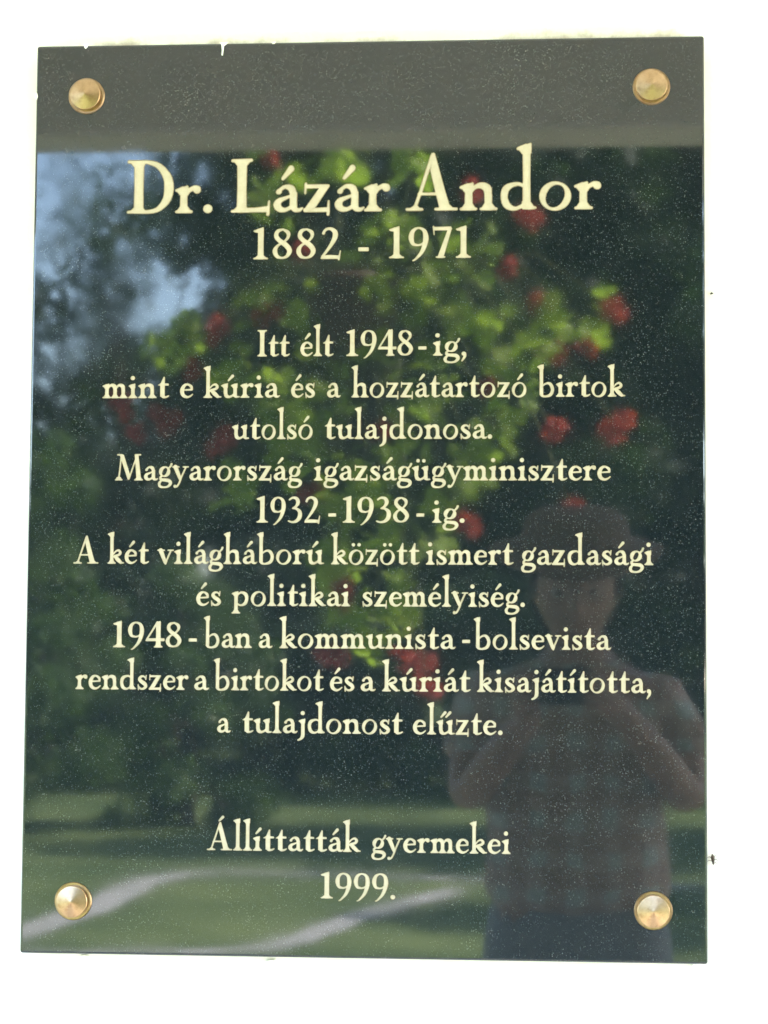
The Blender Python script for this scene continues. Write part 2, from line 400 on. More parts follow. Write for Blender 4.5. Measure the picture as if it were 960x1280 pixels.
@glyph('D')
def _(p):
    p.stem(.46,0,1.82,.29); p.line((.08,1.82,.085),(.5,1.8,.1)); p.line((.08,.04,.085),(.5,.06,.1)); p.fill((.14,1.82),(.7,1.82),(.58,1.6),(.33,1.62)); p.fill((.14,.04),(.7,.04),(.58,.24),(.33,.22))
    p.curve((.46,1.81,.09),(.8,1.8,.11),(1.2,1.66,.18),(1.5,1.3,.28),(1.56,.92,.32),(1.48,.5,.27),(1.2,.16,.17),(.86,.05,.12),(.46,.05,.1)); return 1.74
@glyph('L')
def _(p):
    p.stem(.44,0,1.85,.29); p.foot(.44,.34,.3); p.line((.1,1.82,.085),(.44,1.8,.1),(.78,1.83,.085)); p.fill((.16,1.8),(.72,1.8),(.57,1.64),(.31,1.64)); p.fill((.4,0),(.4,.14),(.9,.14),(1.38,.2),(1.38,.02)); p.line((1.42,.42,.05),(1.38,-.1,.09)); return 1.46
def A_(p):
    p.fill((.96,1.98),(1.04,1.98),(1.6,.04),(1.27,.04),(.9,1.56)); p.line((.97,1.9,.1),(.36,.06,.09)); p.line((.52,.62,.085),(1.36,.62,.085)); p.line((.1,.04,.085),(.62,.04,.085)); p.line((1.1,.04,.085),(1.82,.04,.085)); p.fill((1.22,.05),(1.7,.05),(1.56,.2),(1.27,.18)); p.fill((.2,.05),(.54,.05),(.44,.18),(.36,.18)); return 1.88
@glyph('A')
def _(p): return A_(p)
@glyph('Á')
def _(p): p.line((.92,2.1,.1),(1.18,2.36,.19)); return A_(p)
@glyph('I')
def _(p): p.stem(.44,0,1.82,.29); p.foot(.44,.32,.32); p.line((.12,1.82,.085),(.44,1.8,.1),(.76,1.82,.085)); p.fill((.2,1.8),(.68,1.8),(.57,1.64),(.31,1.64)); return .86
@glyph('M')
def _(p):
    p.line((.46,1.76,.09),(.28,.06,.09)); p.fill((.36,1.82),(.62,1.82),(1.12,.36),(1.06,.06),(.98,.06)); p.line((1.06,.12,.08),(1.62,1.76,.08)); p.fill((1.48,1.82),(1.72,1.82),(1.94,.05),(1.64,.05)); p.foot(.28,.24,.24); p.foot(1.79,.3,.26); p.line((.18,1.83,.085),(.5,1.83,.085)); p.line((1.5,1.83,.085),(1.9,1.83,.085)); return 2.06
def trace(pen, res=44):
    """outline loops of a letter: union of its strokes, marching squares, thinned"""
    P = [q[:, :2] for q in pen.st]+pen.poly
    A = np.vstack(P); lo = A.min(0)-.3; hi = A.max(0)+.3
    nx, ny = (np.ceil((hi-lo)*res)).astype(int)+1
    X, Y = np.meshgrid(lo[0]+np.arange(nx)/res, lo[1]+np.arange(ny)/res)
    F = np.full(X.shape, 9.)
    for q in pen.st:
        for a, b in zip(q[:-1], q[1:]):
            d = b[:2]-a[:2]; L = max(d@d, 1e-12)
            t = np.clip(((X-a[0])*d[0]+(Y-a[1])*d[1])/L, 0, 1)
            F = np.minimum(F, np.hypot(X-a[0]-t*d[0], Y-a[1]-t*d[1])-(a[2]+(b[2]-a[2])*t)/2)
    for q in pen.poly:
        D = np.full(X.shape, 9.); ins = np.zeros(X.shape, bool)
        for a, b in zip(q, np.roll(q, -1, 0)):
            d = b-a; L = max(d@d, 1e-12); t = np.clip(((X-a[0])*d[0]+(Y-a[1])*d[1])/L, 0, 1)
            D = np.minimum(D, np.hypot(X-a[0]-t*d[0], Y-a[1]-t*d[1]))
            c = (a[1] > Y) != (b[1] > Y)
            ins ^= c & (X < a[0]+(Y-a[1])*d[0]/(d[1] if abs(d[1]) > 1e-12 else 1e-12))
        F = np.minimum(F, np.where(ins, -D, D)-.012)
    # soften inner corners a touch, as a brush and chisel do
    for _ in range(2):
        F[1:-1, 1:-1] = .5*F[1:-1, 1:-1]+.125*(F[:-2, 1:-1]+F[2:, 1:-1]+F[1:-1, :-2]+F[1:-1, 2:])
    S = F < 0; nxt = {}
    def cut(p, q):
        a, b = F[p], F[q]; t = a/(a-b)
        return (lo[0]+(p[1]+(q[1]-p[1])*t)/res, lo[1]+(p[0]+(q[0]-p[0])*t)/res)
    k = S[:-1, :-1]*1+S[:-1, 1:]*2+S[1:, 1:]*4+S[1:, :-1]*8
    pts = {}
    def edge(p, q):
        key = (min(p, q), max(p, q))
        if key not in pts: pts[key] = cut(*key)
        return key
    T = {1: [(3, 0)], 2: [(0, 1)], 3: [(3, 1)], 4: [(1, 2)], 5: [(3, 0), (1, 2)], 6: [(0, 2)], 7: [(3, 2)], 8: [(2, 3)], 9: [(2, 0)], 10: [(0, 1), (2, 3)], 11: [(2, 1)], 12: [(1, 3)], 13: [(1, 0)], 14: [(0, 3)]}
    for i, j in zip(*np.nonzero((k > 0) & (k < 15))):
        c = [((i, j), (i, j+1)), ((i, j+1), (i+1, j+1)), ((i+1, j), (i+1, j+1)), ((i, j), (i+1, j))]
        for a, b in T[int(k[i, j])]: nxt[edge(*c[a])] = edge(*c[b])
    loops = []
    while nxt:
        s0 = next(iter(nxt)); lp = []; e = s0
        while e in nxt: lp.append(pts[e]); e = nxt.pop(e)
        L = np.array(lp)
        if len(L) > 8: loops.append(thin(L))
    return loops
def thin(L, eps=.006):
    def dp(a, b):
        if b-a < 2: return []
        p, q = L[a], L[b % len(L)]; d = q-p; n = np.hypot(*d)+1e-12
        m = L[a+1:b]; h = np.abs(d[0]*(m[:, 1]-p[1])-d[1]*(m[:, 0]-p[0]))/n
        i = int(h.argmax())
        if h[i] < eps: return []
        i += a+1
        return dp(a, i)+[i]+dp(i, b)
    h = len(L)//2
    idx = [0]+dp(0, h)+[h]+dp(h, len(L))
    return L[idx]
# ------------------------------------------------------------------ large structure
GZ = -.15                                   # garden level; the porch floor is z = 0
me = mesh([(-700, -700, GZ), (700, -700, GZ), (700, 40, GZ), (-700, 40, GZ)], [(0, 1, 2, 3)])
tag(put('lawn', me, M['lawn']), kind='structure')
tag(put('porch_floor', box(bmesh.new(), -7, 7, -2.9, .03, GZ-.1, 0, .012), M['tile']), kind='structure')
def ribbon(name, pts, wid):
    pts = [Vector((x, y, 0)) for x, y in pts]; V = []; F = []
    n = 6*(len(pts)-1)+1; sp = spline([(p.x, p.y, 0) for p in pts], 6)
    for i in range(len(sp)):
        d = Vector(sp[min(i+1, len(sp)-1)]-sp[max(i-1, 0)]).normalized(); s = Vector((-d.y, d.x, 0))*(wid/2*(1+.12*math.sin(i*1.7)))
        p = Vector(sp[i]); V += [(p+s)[:2]+(GZ+.006,), (p-s)[:2]+(GZ+.006,)]
        if i: F.append((2*i-2, 2*i-1, 2*i+1, 2*i))
    o = put(name, mesh(V, F), M['gravel']); tag(o, kind='structure'); return o
ribbon('gravel_path', [(-4.6, -9.0), (-3.4, -10.9), (-3.05, -13.2), (-3.05, -15.4), (-2.7, -16.4), (-1.9, -16.4), (2, -15.6), (9, -15.2)], .30)
ribbon('gravel_path', [(-6.5, -10.3), (-2.9, -10.75), (-2.2, -10.95), (-1.65, -11.15), (-1.4, -11.8), (-1.15, -13.2), (-.6, -15.2)], .24)
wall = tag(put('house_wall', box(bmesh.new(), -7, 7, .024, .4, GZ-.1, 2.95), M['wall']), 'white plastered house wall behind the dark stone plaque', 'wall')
roof = thing('porch_roof', 'pale porch roof with a painted front beam, seen as the grey band mirrored along the plaque top', 'porch roof', (0, -1, 2.4))
def child(name, b, mat, par, smooth=False):
    o = put(name, b, mat, par, smooth=smooth); o.matrix_parent_inverse = Matrix.Translation(par.location).inverted(); return o
child('beam', box(bmesh.new(), -7, 7, -2.36, -2.2, 2.446, 2.80, .012), M['beam'], roof)
child('ceiling', box(bmesh.new(), -7, 7, -2.62, .4, 2.802, 2.90), M['ceiling'], roof)
# ------------------------------------------------------------------ the plaque
PZ = 1.569; W2, H2 = .30, .40634
plaque = thing('memorial_plaque', 'dark polished granite memorial plaque with gilded lettering and brass caps on white wall', 'plaque', (0, .012, PZ))
b = box(bmesh.new(), -W2, W2, -.012, .010, -H2, H2, .0022, 3)
slab = put('stone_slab', b, M['stone'], plaque)
OUT = {c: (trace(p), adv) for c, (p, adv) in G.items()}
LINES = [
    (251.8, 25.76, [('Dr.', -214.8, -137.9), ('Lázár', -120.6, 21.7), ('Andor', 36.2, 208.8) ]), 
    (209.1, 15.19, [('1882', -100.1, -21.8), ('-', -5.9, 3.1), ('1971', 21.5, 94.1) ]), 
    (121.7, 12.58, [('Itt', -95.4, -66.5), ('élt', -56.9, -27.5), ('1948', -15.9, 43.1), ('-', 48.1, 55.1), ('ig,', 61.1, 90.4) ]), 
    (84.7, 12.55, [('mint', -234.4, -174.4), ('e', -164.4, -152.9), ('kúria', -143.4, -74.9), ('és', -64.8, -43.7), ('a', -32.7, -20.8), ('hozzátartozó', -11.0, 143.5), ('birtok', 153.2, 229.9) ]), 
    (47.7, 12.51, [('utolsó', -117.3, -45.5), ('tulajdonosa.', -34.5, 113.4) ]), 
    (10.9, 12.47, [('Magyarország', -221.9, -54.1), ('igazságügyminisztere', -43.8, 217.2) ]), 
    (-26.5, 12.44, [('1932', -94.5, -38.2), ('-', -30.6, -23.9), ('1938', -17.9, 40.5), ('-', 47.3, 53.9), ('ig.', 61.1, 89.4) ]), 
    (-63.3, 12.40, [('A', -258.1, -235.8), ('két', -227.4, -190.4), ('világháború', -182.7, -34.2), ('között', -28.0, 50.1), ('ismert', 55.9, 132.5), ('gazdasági', 139.3, 254.1) ]), 
    (-100.2, 12.37, [('és', -147.3, -125.5), ('politikai', -115.7, -10.9), ('személyiség.', 0.2, 142.5) ]), 
    (-137.3, 12.33, [('1948', -221.2, -160.3), ('-', -153.6, -146.5), ('ban', -140.3, -97.7), ('a', -91.3, -79.2), ('kommunista', -73.0, 82.1), ('-', 88.1, 94.6), ('bolsevista', 98.1, 217.4) ]), 
    (-174.5, 12.30, [('rendszer', -254.4, -153.6), ('a', -148.1, -135.0), ('birtokot', -131.0, -33.5), ('és', -27.9, -6.7), ('a', -0.8, 12.2), ('kúriát', 17.9, 95.4), ('kisajátította,', 101.1, 251.9) ]), 
    (-211.7, 12.26, [('a', -127.2, -115.4), ('tulajdonost', -105.0, 36.4), ('elűzte.', 45.3, 123.3) ]), 
    (-314.3, 12.16, [('Állíttatták', -135.0, 0.2), ('gyermekei', 9.7, 130.5) ]), 
    (-354.7, 12.12, [('1999.', -34.4, 30.5) ]), 
]
def letters(word, u, x0, x1, ysq):
    """loops of a word fitted between x0 and x1 (mm)"""
    pos = []; x = 0
    for c in word: pos.append(x); x += OUT[c][1]+.05
    L0 = min(l[:, 0].min() for l in OUT[word[0]][0]); L1 = pos[-1]+max(l[:, 0].max() for l in OUT[word[-1]][0])
    f = (x1-x0)/u/(L1-L0); gs = min(max(f, .92), 1.08)
    gap = ((x1-x0)/u-(L1-L0)*gs)/max(len(word)-1, 1)
    for i, c in enumerate(word):
        ls = []
        for l in OUT[c][0]:
            y = l[:, 1]; y = np.where(y < 1, y*ysq, ysq+(y-1)*(1.85-ysq)/.85)
            ls.append(np.stack([x0+u*((l[:, 0]-L0+pos[i])*gs+gap*i), u*y], 1)*.001)
        yield ls
def line_mesh(base, u, words, ysq):
    V, F, MI = [], [], []
    for wd, x0, x1 in words:
        for ls in letters(wd, u, x0, x1, ysq):
            pts = np.vstack(ls); edges = []; k = 0
            for l in ls:
                n = len(l); edges += [(k+i, k+(i+1) % n) for i in range(n)]; k += n
            vo, eo, fo, ov, *_ = geometry.delaunay_2d_cdt([Vector(p) for p in pts], edges, [], 0, 1e-7)
            def inside(x, y):
                c = False
                for (ax, ay), (bx, by) in ((pts[i], pts[j]) for i, j in edges):
                    if (ay > y) != (by > y) and x < ax+(y-ay)*(bx-ax)/(by-ay): c = not c
                return c
            fo = [f for f in fo if inside(sum(vo[i].x for i in f)/len(f), sum(vo[i].y for i in f)/len(f))]
            # a raised lip falls to the gilded floor: the cut edge of each letter
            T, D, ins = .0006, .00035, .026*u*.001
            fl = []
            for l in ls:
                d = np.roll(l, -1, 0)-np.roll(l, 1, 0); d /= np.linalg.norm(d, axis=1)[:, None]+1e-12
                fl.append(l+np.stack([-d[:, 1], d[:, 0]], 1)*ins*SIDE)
            inn = np.vstack(fl); m = len(pts); o = len(V)
            idx = [q[0] if q else int(np.argmin(np.hypot(pts[:, 0]-p.x, pts[:, 1]-p.y))) for q, p in zip(ov, vo)]
            V += [(p[0], -.012-T+D, p[1]+base*.001) for p in inn]
            for f in fo:
                a = [Vector(vo[i]) for i in f]
                ar = sum(a[i].x*a[(i+1) % len(a)].y-a[(i+1) % len(a)].x*a[i].y for i in range(len(a)))
                F.append([o+idx[i] for i in (f if ar > 0 else f[::-1])]); MI.append(0)
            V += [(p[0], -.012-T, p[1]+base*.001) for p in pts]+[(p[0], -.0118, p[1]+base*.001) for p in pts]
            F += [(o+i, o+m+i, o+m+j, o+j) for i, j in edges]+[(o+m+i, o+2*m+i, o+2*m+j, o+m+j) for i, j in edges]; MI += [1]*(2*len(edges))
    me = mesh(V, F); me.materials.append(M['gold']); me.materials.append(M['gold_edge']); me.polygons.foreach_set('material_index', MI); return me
SIDE = 1
for i, (base, u, words) in enumerate(LINES):
    txt = ' '.join(wd for wd, _, _ in words)
    o = put('inscription_line', line_mesh(base, u, words, .925 if i == 0 else 1.), None, plaque)
    o['label'] = 'cream gold carved line reading "%s"' % txt
CAPL = {0: 'upper left', 1: 'upper right', 2: 'lower left', 3: 'lower right'}
for i, (x, z) in enumerate(((-.2535, .3593), (.2535, .3606), (-.2530, -.3603), (.2535, -.3613))):
    o = put('screw_cap', lathe(bmesh.new(), [(.0138, 0), (.0138, .0074), (.0134, .0078), (.0008, .0108), (0, .0109)], 'y'), M['brass'], plaque, (x, -.0118, z), False)
    o['label'] = 'turned brass screw cap at the %s corner' % CAPL[i]
    put('cap_ring', lathe(bmesh.new(), [(.0135, 0), (.0166, 0), (.0166, .0014), (.0160, .0022), (.0138, .0022)], 'y', 64), M['brass'], o)
def blob(pts, y0, y1, seed):
    """small irregular splash: a lumpy outline with thickness"""
    b = bmesh.new(); r = random.Random(seed); n = len(pts)
    c = Vector((sum(p[0] for p in pts)/n, y1, sum(p[1] for p in pts)/n))
    o = [b.verts.new((p[0], y0, p[1])) for p in pts]; m = [b.verts.new((c.x+(p[0]-c.x)*.6, y1, c.z+(p[1]-c.z)*.6)) for p in pts]
    b.faces.new(m)
    for i in range(n): b.faces.new((o[i], o[(i+1) % n], m[(i+1) % n], m[i]))
    bmesh.ops.recalc_face_normals(b, faces=b.faces[:]); return b
for k, pts in enumerate((
    [(-.2572, .4074), (-.2528, .4076), (-.2534, .4048), (-.2550, .4030), (-.2563, .4038)],
    [(-.1330, .4073), (-.1248, .4076), (-.1262, .4056), (-.1288, .4044), (-.1293, .3995), (-.1299, .3950), (-.1312, .3952), (-.1309, .3998), (-.1313, .4046)],
    [(-.0868, .4069), (-.0815, .4072), (-.0828, .4052), (-.0848, .4048)],
    [(-.3010, .3632), (-.2990, .3626), (-.2984, .3597), (-.2992, .3570), (-.3008, .3576)],
    [(.2610, .3570), (.2690, .3578), (.2698, .3560), (.2672, .3540)] )):
    if k == 4: continue
    put('plaster_splash', blob(pts, -.0120, -.0128, k), M['plaster'], plaque)
# crumbs and specks on the wall by the plaque's edges
SP = [(-.2463, -.4105, .0032, 'plaster crumb below the plaque near its lower left corner'), (-.0801, -.4125, .0042, 'plaster crumb under the middle of the plaque bottom edge'),
      (.2898, -.4098, .0030, 'plaster crumb below the plaque near its lower right corner')]
for k, (x, z, s, lab) in enumerate(SP):
    pts = [(x+s*(1+.5*random.random())*math.cos(a*.9), z+s*.5*(1+.4*random.random())*math.sin(a*.9)) for a in range(7)]
    tag(put('plaster_crumb', blob(pts, .024, .019, k), M['plaster_dim'] if 'plaster_dim' in M else M['plaster'], None, (0, 0, PZ)), lab, 'crumb', 'plaster crumbs along the plaque bottom')
b = bmesh.new(); tube(b, [(0, -.004, .004), (.0002, -.005, .0016), (.0006, -.004, -.0016), (.001, -.003, -.005)], [.0006, .0017, .0013, .0004], 8)
for s, z in ((1, .002), (-1, .001), (1, -.001), (-1, -.002), (1, -.004)): tube(b, [(0, -.004, z), (s*.003, -.006, z+.001), (s*.0052, -.001, z-.001)], [.0003, .00025, .0002], 5)
tag(put('dead_insect', b, M['insect'], None, (.3055, .024, PZ-.318)), 'tiny dark dead insect on the white wall right of the plaque', 'insect')
b = bmesh.new(); tube(b, [(0, -.001, 0), (.001, -.002, .0006), (.0022, -.001, .0004)], [.0006, .001, .0005], 6)
tag(put('dirt_speck', b, M['insect'], None, (.3062, .024, PZ+.179)), 'dark speck of dirt on the wall beside the plaque upper right edge', 'dirt speck')
# ------------------------------------------------------------------ hanging geraniums
BY = -2.75
ger = thing('geranium_basket', 'hanging pot of red flowering geraniums mirrored in the plaque middle', 'geranium', (-.27, BY, 2.09))
def gchild(name, me, mat, smooth=False, parent=None):
    o = put(name, me, mat, parent or ger, smooth=smooth)
    if not parent: o.matrix_parent_inverse = Matrix.Translation(ger.location).inverted()
    return o
b = bmesh.new(); lathe(b, [(0, 2.10), (.07, 2.10), (.08, 2.115), (.105, 2.24), (.113, 2.24), (.113, 2.26), (.10, 2.26), (.097, 2.235), (0, 2.235)], c=(-.27, BY, 0), n=32)
gchild('pot', b, M['pot'], True)
b = bmesh.new()
for a in (0, 2.1, 4.2): tube(b, [(-.27+.107*math.cos(a), BY+.107*math.sin(a), 2.26), (-.27, BY, 2.62)], .0025, 6)
tube(b, [(-.27, BY, 2.62), (-.27, BY+.012, 2.66), (-.27, BY+.2, 2.70), (-.27, -2.355, 2.70)], .005, 6)
gchild('hanger', b, M['wire'])
LF = [(-.463, 2.436, .067), (-.308, 2.47, .076), (-.136, 2.485, .067), (-.033, 2.294, .101), (-.204, 2.347, .084), (-.443, 2.228, .076), (-.339, 2.141, .101), (-.066, 2.208, .093), (-.219, 2.123, .08), (-.615, 2.151, .042), (-.675, 2.108, .037), (.002, 2.139, .101), (-.099, 2.02, .118), (-.27, 2.003, .101), (-.441, 2.021, .084), (.07, 2.036, .084), (.171, 2.155, .067), (.239, 2.146, .042), (-.337, 1.884, .101), (-.167, 1.883, .101), (-.508, 1.807, .051), (.003, 1.849, .076), (-.064, 1.764, .067), (-.302, 1.747, .101), (-.165, 1.696, .084), (-.283, 1.561, .067), (-.148, 1.545, .076), (.037, 1.934, .067), (-.423, 1.901, .067)]
FL = [(-.455, 2.529, .03), (-.546, 2.151, .04), (-.448, 2.176, .055), (-.752, 1.987, .045), (-.656, 1.944, .055), (-.526, 1.897, .06), (.129, 2.186, .05), (.286, 2.172, .05), (.154, 2.096, .05), (.155, 1.934, .062), (.289, 1.934, .065), (.112, 2.387, .05), (-.03, 1.739, .04), (.197, 1.765, .032), (-.283, 1.595, .055), (-.308, 1.459, .05), (-.13, 1.452, .06), (-.105, 1.402, .04), (-.37, 2.30, .03), (-.02, 2.44, .032), (-.60, 2.06, .03), (.02, 2.02, .032), (-.35, 1.80, .036), (-.20, 1.93, .03), (.06, 2.27, .03), (-.72, 1.92, .03), (.23, 2.10, .03)]
b = bmesh.new(); st = bmesh.new()
def leaf(b, p, nrm, r):
    """a rounded, scalloped, slightly cupped geranium leaf"""
    n = Vector(nrm).normalized(); u = n.orthogonal().normalized(); u = Matrix.Rotation(random.random()*6.28, 3, n) @ u; v = n.cross(u)
    c = b.verts.new(p); ring = []
    for k in range(14):
        a = .35+5.6*k/13; rr = r*(1+.10*math.cos(a*5))
        ring.append(b.verts.new(Vector(p)+u*math.cos(a)*rr+v*math.sin(a)*rr+n*(.18*r*(1+.6*math.cos(a*5)))))
    for k in range(13): b.faces.new((c, ring[k], ring[k+1]))
def stalk_to(p, r=.0035):
    a = Vector((-.27+random.uniform(-.09, .09), BY+random.uniform(-.09, .09), 2.24)); p = Vector(p)
    mid = (a+p)/2+Vector((0, 0, .05 if p.z > 2.2 else .10)); mid.x += (p.x-a.x)*.15
    tube(st, [a, a.lerp(mid, .5)+Vector((0, 0, .03)), mid, mid.lerp(p, .6), p], [r*1.3, r*1.2, r, r*.8, r*.6], 5)
for x, z, s in LF+[(-.20, 2.22, .07), (-.30, 1.66, .06), (-.24, 1.80, .07), (-.38, 1.96, .06), (-.52, 2.05, .04), (.12, 2.10, .05), (-.22, 1.49, .05)]:
    for k in range(int(9+s*88)):
        q = Vector((x+random.gauss(0, s*.42), BY+random.gauss(.02, .09), z+random.gauss(0, s*.42)))
        leaf(b, q, (random.gauss(0, .6), random.gauss(.25, .7), random.gauss(.9, .4)), random.uniform(.015, .033))
    stalk_to((x, BY+random.uniform(-.08, .1), z))
gchild('foliage', b, M['geranium'])
for x, z, r in FL:
    r *= .8
    y = BY+random.uniform(-.02, .12); stalk_to((x, y, z), .0028)
    fb = bmesh.new()
    lobes = [Vector((random.gauss(0, .3), random.gauss(0, .3), random.gauss(0, .28)))*r for _ in range(random.randint(3, 5))]
    for k in range(int(26+r*500)):
        d = Vector((random.gauss(0, 1), random.gauss(0, 1), random.gauss(.2, .9))).normalized()
        p = Vector((x, y, z))+random.choice(lobes)+d*r*.42*random.uniform(.5, 1.15); u = (d+Vector((random.gauss(0, .5), random.gauss(0, .5), random.gauss(0, .5)))).orthogonal().normalized(); v = d.cross(u).normalized(); a0 = random.random()*6.28
        c = fb.verts.new(p); s = random.uniform(.009, .016)
        for j in range(5):
            a = a0+j*1.2566+random.gauss(0, .12)
            e = [fb.verts.new(p+(u*math.cos(a+t)+v*math.sin(a+t))*s*l+d*s*random.uniform(.05, .45)) for t, l in ((-.5, .7), (0, 1), (.5, .7))]
            fb.faces.new((c, *e))
    gchild('flower_head', fb, M['petal'])
gchild('stalks', st, M['stalk'])
# ------------------------------------------------------------------ photographer
def skinned(joints, bones, sub=2):
    """one smooth surface grown round a joint skeleton {name: (x, y, z, radius)}"""
    names = list(joints); me = bpy.data.meshes.new('skel')
    me.from_pydata([joints[k][:3] for k in names], [(names.index(a), names.index(c)) for a, c in bones], [])
    o = bpy.data.objects.new('skel', me); COL.objects.link(o)
    o.modifiers.new('s', 'SKIN').use_smooth_shade = True
    sv = me.skin_vertices[0].data
    for k, s in zip(names, sv):
        r = joints[k][3]; s.radius = r if isinstance(r, tuple) else (r, r); s.use_root = k == names[0]
    o.modifiers.new('d', 'SUBSURF').levels = sub
    bpy.context.view_layer.update()
    r = bpy.data.meshes.new_from_object(o.evaluated_get(bpy.context.evaluated_depsgraph_get()))
    bpy.data.objects.remove(o); bpy.data.meshes.remove(me); return r
PX, PY = .205, -2.30
J = {'pelvis': (PX, PY, .98, (.15, .11)), 'waist': (PX, PY, 1.12, (.135, .10)), 'chest': (PX, PY, 1.32, (.165, .115)), 'collar': (PX, PY+.005, 1.43, (.10, .07)), 'neck': (PX-.002, PY+.02, 1.48, .052), 'skull': (PX-.004, PY+.05, 1.54, .055)}
Bn = [('pelvis', 'waist'), ('waist', 'chest'), ('chest', 'collar'), ('collar', 'neck'), ('neck', 'skull')]
for s, t in ((-1, 'l'), (1, 'r')):
    cx = .174+s*.062
    J.update({'sh'+t: (PX+s*.165, PY, 1.375, .06), 'ua'+t: (PX+s*.195, PY+.02, 1.29, .048), 'el'+t: (PX+s*.205, PY+.07, 1.185, .040), 'fa'+t: (PX+s*.15, PY+.17, 1.265, .036), 'wr'+t: (PX+s*.085, PY+.255, 1.345, .025), 'pa'+t: (cx+s*.012, -2.005, 1.385, (.017, .03)),
        'hi'+t: (PX+s*.09, PY, .90, .095), 'kn'+t: (PX+s*.105, PY+.02, .50, .058), 'cf'+t: (PX+s*.108, PY-.005, .34, .054), 'an'+t: (PX+s*.11, PY-.02, .09, .036), 'ft'+t: (PX+s*.125, PY+.10, .045, .036)})
    Bn += [('chest', 'sh'+t), ('sh'+t, 'ua'+t), ('ua'+t, 'el'+t), ('el'+t, 'fa'+t), ('fa'+t, 'wr'+t), ('wr'+t, 'pa'+t), ('pelvis', 'hi'+t), ('hi'+t, 'kn'+t), ('kn'+t, 'cf'+t), ('cf'+t, 'an'+t), ('an'+t, 'ft'+t)]
    for f, (dz, L) in enumerate(((.026, .9), (.010, 1.), (-.007, .95), (-.023, .8))):   # four fingers round the camera front
        a = 'f%d%s' % (f, t)
        J[a+'a'] = (cx+s*.010, -1.988, 1.388+dz, .0095); J[a+'b'] = (cx-s*.004, -1.977+.001*f, 1.390+dz, .0085); J[a+'c'] = (cx-s*(.016+.008*L), -1.979, 1.390+dz*.95, .0072)
        Bn += [('pa'+t, a+'a'), (a+'a', a+'b'), (a+'b', a+'c')]
    J['t1'+t] = (cx-s*.002, -2.022, 1.372, .0105); J['t2'+t] = (cx-s*.022, -2.026, 1.386, .009); Bn += [('pa'+t, 't1'+t), ('t1'+t, 't2'+t)]
body = skinned(J, Bn)
# head: a shaped sphere with brow, eye hollows, nose, lips, chin and ears, joined to the neck
hb = bmesh.new(); hb.from_mesh(body)
bpy.data.meshes.remove(body)
r = bmesh.ops.create_uvsphere(hb, u_segments=48, v_segments=36, radius=1)
HC = Vector((PX-.004, PY+.075, 1.585)); tilt = Matrix.Rotation(R(-14), 3, 'X')
def g(x, z, cx, cz, sx, sz): return math.exp(-((x-cx)/sx)**2-((z-cz)/sz)**2)
for v in r['verts']:
    x, y, z = v.co
    p = Vector((x*.076*(1-.16*max(-z, 0)), y*.095, z*.115)); fr = max(y, 0)
    if y > 0:
        p.y += .022*g(p.x, p.z, 0, -.022, .012, .022)+.010*g(p.x, p.z, 0, -.002, .010, .03)       # nose
        p.y -= .012*(g(p.x, p.z, .032, .004, .018, .012)+g(p.x, p.z, -.032, .004, .018, .012))      # eye sockets
        p.y += .006*g(p.x, p.z, 0, .026, .05, .012)+.010*g(p.x, p.z, 0, -.098, .025, .016)          # brow, chin
        p.y += .006*g(p.x, p.z, 0, -.058, .022, .006)+.005*g(p.x, p.z, 0, -.069, .018, .006)        # lips
    ear = math.exp(-((p.y+.005)/.014)**2-((p.z+.008)/.028)**2)
    p.x += math.copysign(.014*ear, x) if abs(x) > .75 else 0
    v.co = HC+tilt @ p
person = thing('person', 'person in checked shirt and brimmed hat raising a camera, mirrored at lower right', 'person', (PX, PY, 0))
body_o = put('body', hb, M['skin'], person, smooth=True); body_o.location = (-PX, -PY, 0)
def wear(name, me, mat, sm=True):
    o = put(name, me, mat, person, smooth=sm); o.location = (-PX, -PY, 0); return o
K = {'v': (PX, PY, .955, (.20, .155)), 'w': (PX, PY, 1.06, (.19, .145)), 'm': (PX, PY, 1.14, (.175, .13)), 'c': (PX, PY, 1.32, (.185, .135)), 'n': (PX, PY+.004, 1.425, (.115, .085)), 'k': (PX, PY+.012, 1.462, .066)}
KB = [('v', 'w'), ('w', 'm'), ('m', 'c'), ('c', 'n'), ('n', 'k')]
for s, t in ((-1, 'l'), (1, 'r')):
    K.update({'s'+t: (PX+s*.165, PY, 1.37, .074), 'u'+t: (PX+s*.196, PY+.016, 1.30, .064), 'e'+t: (PX+s*.203, PY+.035, 1.25, .062)}); KB += [('c', 's'+t), ('s'+t, 'u'+t), ('u'+t, 'e'+t)]
wear('shirt', skinned(K, KB), M['shirt'])
K = {'p': (PX, PY, 1.10, (.166, .125)), 'q': (PX, PY, .93, (.165, .125))}; KB = [('p', 'q')]
for s, t in ((-1, 'l'), (1, 'r')):
    K.update({'h'+t: (PX+s*.092, PY, .84, .108), 'k'+t: (PX+s*.105, PY+.02, .50, .078), 'c'+t: (PX+s*.108, PY, .30, .074), 'a'+t: (PX+s*.11, PY-.015, .07, .07)}); KB += [('q', 'h'+t), ('h'+t, 'k'+t), ('k'+t, 'c'+t), ('c'+t, 'a'+t)]
wear('trousers', skinned(K, KB), M['trouser'])
